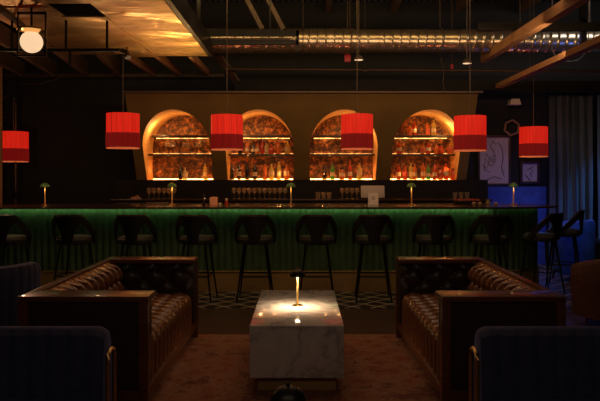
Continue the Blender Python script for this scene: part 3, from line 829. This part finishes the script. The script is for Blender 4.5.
bm = B(); vs = [(-.09,-.08,-.04),(.09,-.08,-.04),(.06,-.08,.05),(-.06,-.08,.05)]
f = [bm.verts.new(v) for v in vs]+[bm.verts.new((v[0],.08,v[2])) for v in vs]
for q in ((0,1,2,3),(7,6,5,4),(0,4,5,1),(1,5,6,2),(2,6,7,3),(3,7,4,0)): bm.faces.new([f[i] for i in q])
obj('housing', bm, M['white'], t, False)
bm = B(); tube(bm, [(0,.08,0),(0,.21,0)], .015, 8); tube(bm, [(0,.19,0),(0,.19,-.42)], .008, 6); obj('wall_mount', bm, M['blackmetal'], t)

# stage, curtains
t = thing('stage_platform', 'low dark stage platform under the curtains at right', 'stage', (0,0,0))
bm = B(); box(bm, (4.66,9.45,.4), (XR-.01,YB-.01,.46), .004); obj('stage_deck', bm, M['stage'], t)
bm = B(); box(bm, (4.68,9.48,.006), (XR-.01,YB-.02,.4)); obj('stage_front', bm, M['black'], t)
def curtain(x0, x1, y, zb, zt, m, lab, n, amp=.05):
    t = thing('curtain', lab, 'curtain', (0,0,0), 0, 'curtains at the stage')
    def f(u, v):
        x = x0+(x1-x0)*u; ph = 2*PI*n*u+.8*math.sin(5*u)
        return (x+.015*math.sin(ph*1.7+v*2), y+amp*(.5+.5*v)*0+amp*math.sin(ph)*(1-.35*v)+.012*math.sin(ph*2.3+3*v), zb+(zt-zb)*v)
    bm = B(); surf(bm, f, int(n*14), 14); obj('drape', bm, m, t)
    return t
ct = Z_(95, 10.1)
curtain(3.93, 4.60, 10.15, .47 if False else .02, ct, M['curtain'], 'dark grey stage curtain nearest the bar, left of the blue-lit one', 6)
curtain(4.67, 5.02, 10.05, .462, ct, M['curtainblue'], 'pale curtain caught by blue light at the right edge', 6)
curtain(5.0, 6.1, 10.2, .462, ct, M['curtain'], 'dark curtain behind the right edge of the stage', 10)
t = thing('curtain_rail', 'dark rail carrying the curtains at upper right', 'curtain rail', (0,0,0))
bm = B(); tube(bm, [(3.86,10.12,ct+.02),(XR-.01,10.12,ct+.02)], .018, 10); obj('rail', bm, M['blackmetal'], t)
for x in (4.0,5.0,6.0):
    bm = B(); tube(bm, [(x,10.12,ct+.02),(x,YB-.001,ct+.02)], .012, 6); obj('bracket', bm, M['blackmetal'], t)

# wooden post left
bm = B(); box(bm, (-4.42,9.1,0), (X_(1.6,9.1),9.13,Z_(57,9.1)), .004); o = obj('timber_post', bm, M['beamwood']); tag(o, 'tall timber post at the left edge behind the bar', 'post')

# ------------------------------------------------------------ ceiling stuff
ZS = 3.0
bm = B()
def plate(x0,y0,x1,y1,z): box(bm, (x0,y0,z), (x1,y1,z+.012))
plate(-3.05,2.5,-2.34,8.35,ZS+.030); plate(-2.33,2.5,-1.90,5.75,ZS); plate(-2.33,6.24,-1.90,8.35,ZS); plate(-1.90,2.5,-1.21,5.2,ZS+.014); plate(-1.895,5.21,-1.21,6.75,ZS+.002); plate(-1.90,6.76,-1.21,8.35,ZS+.012)
struct('ceiling_sheet_metal', bm, M['sheet'])
bm = B(); beam(bm, (-1.185,2.5,ZS+.12), (-1.185,8.4,ZS+.12), .05, .22); o = obj('edge_beam', bm, M['blackmetal'], smooth=False); tag(o, 'steel edge beam along the right side of the sheet metal ceiling', 'beam')
k = 0
for x in (-2.3,-1.895,-1.454):
    bm = B(); beam(bm, (x,8.38,ZS+.05), (x,10.0,ZS+.05), .05, .09); o = obj('ceiling_joist', bm, M['beamwood'], smooth=False)
    tag(o, '%s short pale joist between the sheet metal and the back wall' % ['left','middle','right'][k], 'joist', 'short pale joists'); k += 1
k = 0
for x in (-2.85,-3.35,-3.85,-4.35,-4.85):
    bm = B(); beam(bm, (x,10.0,ZS+.11), (x+.133*(6.2 if k else 1.7),10.0-(6.2 if k else 1.7),ZS+.11), .06, .22); o = obj('ceiling_joist', bm, M['joist'], smooth=False)
    tag(o, '%s deep brown joist left of the sheet metal, counted from the right' % ['first','second','third','fourth','fifth'][k], 'joist', 'deep brown joists'); k += 1
bm = B(); beam(bm, (-5.25,10.03,ZS+.02), (-1.2,10.03,ZS+.02), .05, .05); o = obj('ledger_rail', bm, M['steel'], smooth=False); tag(o, 'thin ledger rail across the far ends of the left joists', 'rail')

# globe ceiling light
t = thing('globe_light', 'round opal globe lamp with brass cap in a black bracket', 'ceiling light', (X_(31.5,6.0),6.0,Z_(42,6.0)))
bm = B(); r0 = bmesh.ops.create_uvsphere(bm, u_segments=32, v_segments=20, radius=.102); obj('globe', bm, M['globe'], t)
bm = B(); lathe(bm, [(0,.125),(.12,.125),(.135,.115),(.135,.105),(.05,.085),(0,.085)]); obj('cap', bm, M['brass'], t)
bm = B()
beam(bm, (-.125,0,-.13), (-.125,0,.27), .03, .012); beam(bm, (.135,0,-.13), (.135,0,.28), .03, .012); beam(bm, (-.13,0,-.13), (.14,0,-.13), .03, .012); beam(bm, (-.13,0,.27), (.14,0,.27), .03, .02)
obj('bracket', bm, M['blackmetal'], t, False)
bm = B(); tube(bm, [(0,0,.12),(0,0,.335)], .012, 8); obj('stem', bm, M['blackmetal'], t)
# black pipe with drops
t = thing('conduit_pipe', 'black horizontal conduit pipe under the left sheet metal ceiling', 'pipe', (0,0,0))
zz = Z_(50,6.4); bm = B(); tube(bm, [(-4.3,6.4,zz),(X_(120,6.4),6.4,zz)], .018, 8)
for px in (12,66,107): tube(bm, [(X_(px,6.4),6.4,zz),(X_(px,6.4),6.4,3.035 if px == 12 else 3.006)], .013, 8)
tube(bm, [(X_(70,6.4),6.4,zz),(X_(70,6.4),6.4,zz-.15)], .013, 8); obj('pipe', bm, M['blackmetal'], t)
t = thing('track_spotlight', 'small spotlight head on the end of the black conduit', 'spotlight', (X_(122,6.4)+.02,6.4,zz))
bm = B(); tube(bm, [(-.03,0,0),(.03,0,-.02)], .025, 10); tube(bm, [(.03,0,-.02),(.05,-.03,-.08)], .03, 12, rs=[.02,.032]); obj('head', bm, M['steel'], t)
bm = B(); lathe(bm, [(0,0),(.012,0),(.012,.02),(0,.02)], c=(.03,0,.01), seg=8); obj('knob', bm, M['brass'], t)

# spiral duct
YD = 9.0
zc = Z_(41, YD); rd = 12.3*YD/F
t = thing('spiral_duct', 'galvanised spiral air duct running across the ceiling', 'duct', (0,0,0))
bm = B(); n = 560; x0, x1 = X_(160,YD), XR-.02
G = []
pts = []
for i in range(n+1):
    x = x0+(x1-x0)*i/n; ph = (x/.115)%1
    r = rd+(.010 if ph < .12 else 0)
    if x > X_(350,YD)-.0: r -= .012*min(1, max(0, (X_(352,YD)-x)/-.05)) if x < X_(352,YD)+.05 else .012
    G.append([bm.verts.new((x+.016*math.sin(2*PI*k/28), YD+r*math.cos(2*PI*k/28), zc+r*math.sin(2*PI*k/28))) for k in range(28)])
for a, b in zip(G, G[1:]):
    for j in range(28): bm.faces.new((a[j], b[j], b[(j+1)%28], a[(j+1)%28]))
obj('duct_tube', bm, M['duct'], t)
for px in (303,350,440,520,590):
    x = X_(px,YD); bm = B(); rr = rd+.016
    tube(bm, [(x, YD+rr*math.cos(2*PI*k/24), zc+rr*math.sin(2*PI*k/24)) for k in range(24)], .006, 6, closed=True)
    tube(bm, [(x,YD,zc+rr),(x,YD,ZT-.03)], .005, 6); obj('hanger', bm, M['steel'], t)
# black steel frame in front of duct
t = thing('steel_frame', 'black double rail steel frame hung before the left duct end', 'frame', (0,0,0))
Ys = 8.3; bm = B()
for py, h in ((33.5,.075),(42.5,.06)): beam(bm, (X_(196,Ys),Ys,Z_(py,Ys)), (X_(299,Ys),Ys,Z_(py,Ys)), .05, h)
obj('rail', bm, M['blackmetal'], t, False)
bm = B(); beam(bm, (X_(297.5,Ys),Ys,Z_(51,Ys)), (X_(297.5,Ys),Ys,Z_(30,Ys)), .05, .035); beam(bm, (X_(199,Ys),Ys,Z_(46,Ys)), (X_(199,Ys),Ys,ZT-.03), .05, .05); beam(bm, (X_(270,Ys),Ys+.03,Z_(30,Ys)), (X_(270,Ys),Ys+.03,ZT-.03), .02, .02); obj('upright', bm, M['blackmetal'], t, False)
bm = B(); beam(bm, (X_(196,Ys),Ys+.06,Z_(38,Ys)), (X_(290,Ys),Ys+.06,Z_(38,Ys)), .02, .02); obj('light_bar', bm, M['steel'], t, False)
# braces
def tb_(name, p, q, w, h, m, lab, cat='beam'):
    bm = B(); beam(bm, p, q, w, h); o = obj(name, bm, M[m], smooth=False); tag(o, lab, cat); return o
tb_('roof_brace', (X_(228,8.5),8.5,ZT-.04+.0), (X_(262,8.6),8.6,Z_(29,8.6)), .05, .06, 'steel', 'left one of two slanting steel braces above the black frame', 'brace')
tb_('roof_brace', (X_(249,8.5),8.5,ZT-.04), (X_(283,8.6),8.6,Z_(29,8.6)), .05, .06, 'steel', 'right one of two slanting steel braces above the black frame', 'brace')
tb_('timber_brace', (X_(218,9.62),9.62,Z_(55,9.62)), (X_(244,10.0),10.0,Z_(92,10.0)), .14, .04, 'joist', 'slanting plank below the left end of the duct', 'brace')
tb_('timber_beam', (X_(200,8.3)-.02,6.0,3.28), (X_(200,8.3)-.02,9.4,3.28), .12, .16, 'joist', 'brown beam running back beside the sheet metal ceiling')
# right side beams
tb_('timber_beam', (2.70,4.2,3.18), (2.70,9.45,3.18), .10, .12, 'beamwood', 'thick brown timber beam running back below the duct at upper right')
tb_('timber_beam', (2.98,4.2,2.80), (2.98,9.9,2.80), .10, .07, 'beamwood', 'lower thin brown timber beam nearest the right edge')
tb_('steel_beam', (X_(478,8.0),8.0,Z_(27,8.0)), (XR-.02,8.0,Z_(27,8.0)), .07, .10, 'blackmetal', 'dark horizontal steel beam crossing behind the thick timber beam')
tb_('steel_column', (X_(583,8.2),8.2,Z_(46,8.2)), (X_(583,8.2),8.2,ZT-.03), .07, .07, 'blackmetal', 'short dark hanging steel post in front of the duct at right', 'post')
tb_('steel_beam', (-1.0,9.7,Z_(86,9.7)), (XR-.02,9.7,Z_(86,9.7)), .12, .14, 'black', 'black beam running just above the ochre arched panel')
for k, px in enumerate((330,400,470,540)):
    tb_('roof_purlin', (X_(px,9.6)-.0,5.5,ZT-.14), (X_(px,9.6)+.0,10.3,ZT-.14), .08, .16, 'joist', '%s dark roof purlin running back above the duct' % ['leftmost','second','third','rightmost'][k], 'beam')
# sprinkler pipe
t = thing('sprinkler_pipe', 'thin sprinkler pipe crossing the ceiling below the duct', 'pipe', (0,0,0))
bm = B(); Yp = 9.5; tube(bm, [(X_(225,Yp),Yp,Z_(69,Yp)),(XR-.02,Yp,Z_(72,Yp))], .022, 10); obj('pipe', bm, M['steel'], t)
bm = B()
for px in (365,452,530): bm = B(); tube(bm, [(X_(px,Yp)-.03,Yp,Z_(70.5,Yp)),(X_(px,Yp)+.03,Yp,Z_(70.5,Yp))], .03, 10); tube(bm, [(X_(px,Yp),Yp,Z_(70.5,Yp)),(X_(px,Yp),Yp,ZT-.03)], .006, 6); obj('coupling', bm, M['steel'], t)
bm = B(); tube(bm, [(X_(452,Yp),Yp,Z_(70,Yp)-.03),(X_(452,Yp),Yp,Z_(70,Yp)+.08)], .022, 8); obj('valve', bm, M['redbox'], t)
# exit/alarm box & ceiling spots
t = thing('alarm_box', 'small red alarm box on the ceiling above the third niche', 'alarm', (X_(347.5,9.2),9.2,Z_(58.5,9.2)))
bm = B(); box(bm, (-.045,-.03,-.05), (.045,.03,.05), .008); obj('box_body', bm, M['redbox'], t)
bm = B(); tube(bm, [(0,0,.05),(0,0,ZT-.03-Z_(58.5,9.2))], .008, 6); obj('stem', bm, M['steel'], t)
for px, py, lab in ((357,58.5,'small ceiling spotlight beside the red alarm box'),(469,62,'small ceiling spotlight above the ochre panel\'s right end')):
    Y = 8.6
    t = thing('ceiling_spotlight', lab, 'spotlight', (X_(px+ (1.8 if px<400 else -2),Y),Y,Z_(py,Y)))
    bm = B(); lathe(bm, [(.06,-.02),(.065,-.01),(.05,.02),(.02,.04),(0,.04)]); obj('housing', bm, M['steel'], t)
    bm = B(); lathe(bm, [(0,-.016),(.052,-.016),(.058,-.02)]); obj('lens', bm, M['globe'], t)
    bm = B(); tube(bm, [(0,0,.03),(0,0,ZT-.03-Z_(py,Y))], .006, 6); obj('rod', bm, M['steel'], t)
# loose cables
def cable(pts, r, lab):
    from math import sin
    out = []
    for a, b in zip(pts, pts[1:]):
        for k in range(8): out.append(Vector(a).lerp(Vector(b), k/8)+Vector((0,0,-.02*math.sin(PI*k/8))))
    out.append(Vector(pts[-1])); bm = B(); tube(bm, out, r, 6); o = obj('cable', bm, M['steel']); tag(o, lab, 'cable')
cable([(X_(3,9.98),9.98,3.02),(X_(10,9.98),9.98,2.93),(X_(30,9.98),9.98,2.88),(X_(50,9.98),9.98,2.93),(X_(62,9.98),9.98,3.02)], .007, 'sagging cable bundle under the left joists')
cable([(X_(438,9.5),9.3,Z_(60,9.5)),(X_(441,9.5),9.3,Z_(75,9.5)),(X_(440,9.5),9.3,Z_(84,9.5)),(X_(442,9.5),9.3,Z_(92,9.3))], .006, 'thin hanging cable above the rightmost arched niche')
cable([(X_(552,8.5),8.5,ZT-.03),(X_(552,8.5),8.5,Z_(50,8.5)),(X_(560,8.5),8.5,Z_(60,8.5)),(X_(578,8.5),8.5,Z_(60,8.5)),(X_(588,8.5),8.5,Z_(48,8.5)),(X_(590,8.5),8.5,ZT-.03)], .007, 'looping pale cable below the duct at upper right')

# ------------------------------------------------------------ lights
def light(kind, loc, e, c, size=.02, aim=None, **kw):
    l = bpy.data.lights.new(kind.lower()+'_light', kind); l.energy = e; l.color = c
    if kind == 'AREA':
        l.shape = 'RECTANGLE'; l.size = kw.get('sx', 1); l.size_y = kw.get('sy', 1)
    else: l.shadow_soft_size = size
    if kind == 'SPOT': l.spot_size = kw.get('cone', 1.2); l.spot_blend = kw.get('blend', .6)
    o = bpy.data.objects.new(l.name, l); col.objects.link(o); o.location = loc
    if aim: o.rotation_euler = (Vector(aim)-Vector(loc)).to_track_quat('-Z','Y').to_euler()
    return o
# marble table lamp
light('SPOT', (X_(297.5,4.92),4.905,.70), 24, (1,.70,.42), .02, (X_(297.5,4.92),4.9,0), cone=2.5, blend=1)
light('POINT', (X_(297.5,4.92),4.86,.66), .6, (1,.65,.35), .012)
# bar lamps
for px, w in barl:
    light('POINT', (X_(px,8.4),8.36,1.27), .22, (1,.55,.22), .015)
# pendants pool on the counter
for px, yb, Y, w in PD[:4]:
    light('POINT', (X_(px,Y),Y,Z_(yb,Y)+.22), 1.6, (1,.3,.13), .01)
# niches
for i, c in enumerate(ACX):
    light('POINT', (c,10.0,2.2), 1.2, (1,.45,.13), .012)
    s = -1 if i < 2 else 1
    light('POINT', (c+s*.32,9.80,2.14), 3.4, (1,.52,.18), .012)
    light('POINT', (c+.2,9.97,1.74), .5, (1,.5,.16), .01); light('POINT', (c-.2,9.97,1.74), .5, (1,.42,.10), .012); light('POINT', (c-.25,10.2,2.03), .35, (1,.42,.10), .012); light('POINT', (c+.25,10.2,2.03), .35, (1,.42,.10), .012); light('POINT', (c+s*.42,10.12,1.55), .5, (1,.33,.08), .01); light('POINT', (c-s*.3,10.0,1.48), .5, (1,.42,.10), .012)
# warm wash on the ochre panel
light('AREA', (0,7.9,3.9), 13, (1,.62,.22), aim=(0,9.6,2.2), sx=5, sy=.2)
# added lamps without fixtures, for the warm glow on sheet metal and joists
light('SPOT', (-1.5,8.6,1.5), 120, (1,.60,.22), .1, (-1.45,7.7,3.0), cone=1.25, blend=1)
light('SPOT', (-1.85,7.4,1.6), 65, (1,.62,.36), .1, (-1.8,6.6,3.0), cone=.95, blend=1)
light('POINT', (-2.3,7.2,2.2), 3.0, (1,.6,.32), .02)
light('POINT', (-3.6,7.6,1.8), 11.0, (1,.55,.3), .02)
# duct and roof
light('AREA', (1.2,6.9,2.9), 26, (1,.62,.32), aim=(1.0,9.0,3.5), sx=5, sy=.25)
# overall soft dim light over the lounge
light('AREA', (0,5.6,3.6), 15, (1,.60,.36), aim=(0,5.4,0), sx=2.6, sy=1.6)
light('AREA', (0,.5,2.6), 8, (1,.72,.52), aim=(0,4.5,.3), sx=3, sy=.6)
light('AREA', (0,6.6,3.3), 8, (1,.62,.34), aim=(0,7.7,0), sx=7, sy=.3)
# green strip light under the counter
light('AREA', (-1.45,7.948,1.035), 2.4, (.55,1,.40), aim=(-1.45,8.03,.95), sx=7.6, sy=.01)
# blue stage lights
light('SPOT', (5.2,8.4,3.2), 330, (.07,.32,1), .05, (4.75,10.1,.75), cone=.62, blend=.9)
light('SPOT', (3.9,8.9,3.3), 50, (.12,.14,1), .05, (3.3,10.4,1.2), cone=.75, blend=.9)
light('SPOT', (3.6,8.2,3.3), 230, (.02,.12,1), .05, (3.85,8.9,.6), cone=.5, blend=.8)
light('POINT', (3.6,9.6,.9), 5, (.03,.14,1), .03)
light('AREA', (4.3,8.2,3.9), 9, (.8,.75,.7), aim=(4.5,10.1,2.2), sx=1, sy=.3)  # added warm-grey fill to lift the curtain tops, not a stage lamp
light('SPOT', (4.5,7.6,2.4), 14, (.1,.2,1), .05, (3.3,8.95,3.3), cone=.5, blend=.8)

w = bpy.data.worlds.new('dim_world'); scn.world = w; w.use_nodes = True
w.node_tree.nodes['Background'].inputs[0].default_value = (.5,.4,.4,1); w.node_tree.nodes['Background'].inputs[1].default_value = .02
scn.view_settings.view_transform = 'Standard'; scn.view_settings.look = 'None'; scn.view_settings.exposure = 0; scn.view_settings.gamma = 1
cam = bpy.data.cameras.new('camera'); co = bpy.data.objects.new('camera', cam); col.objects.link(co); scn.camera = co
co.location = (0,0,HC); co.rotation_euler = (PI/2,0,0)
cam.sensor_width = 36; cam.lens = F/600*36; cam.shift_y = -(200.5-HY)/600; cam.shift_x = -(CX-300)/600
cam.clip_end = 100
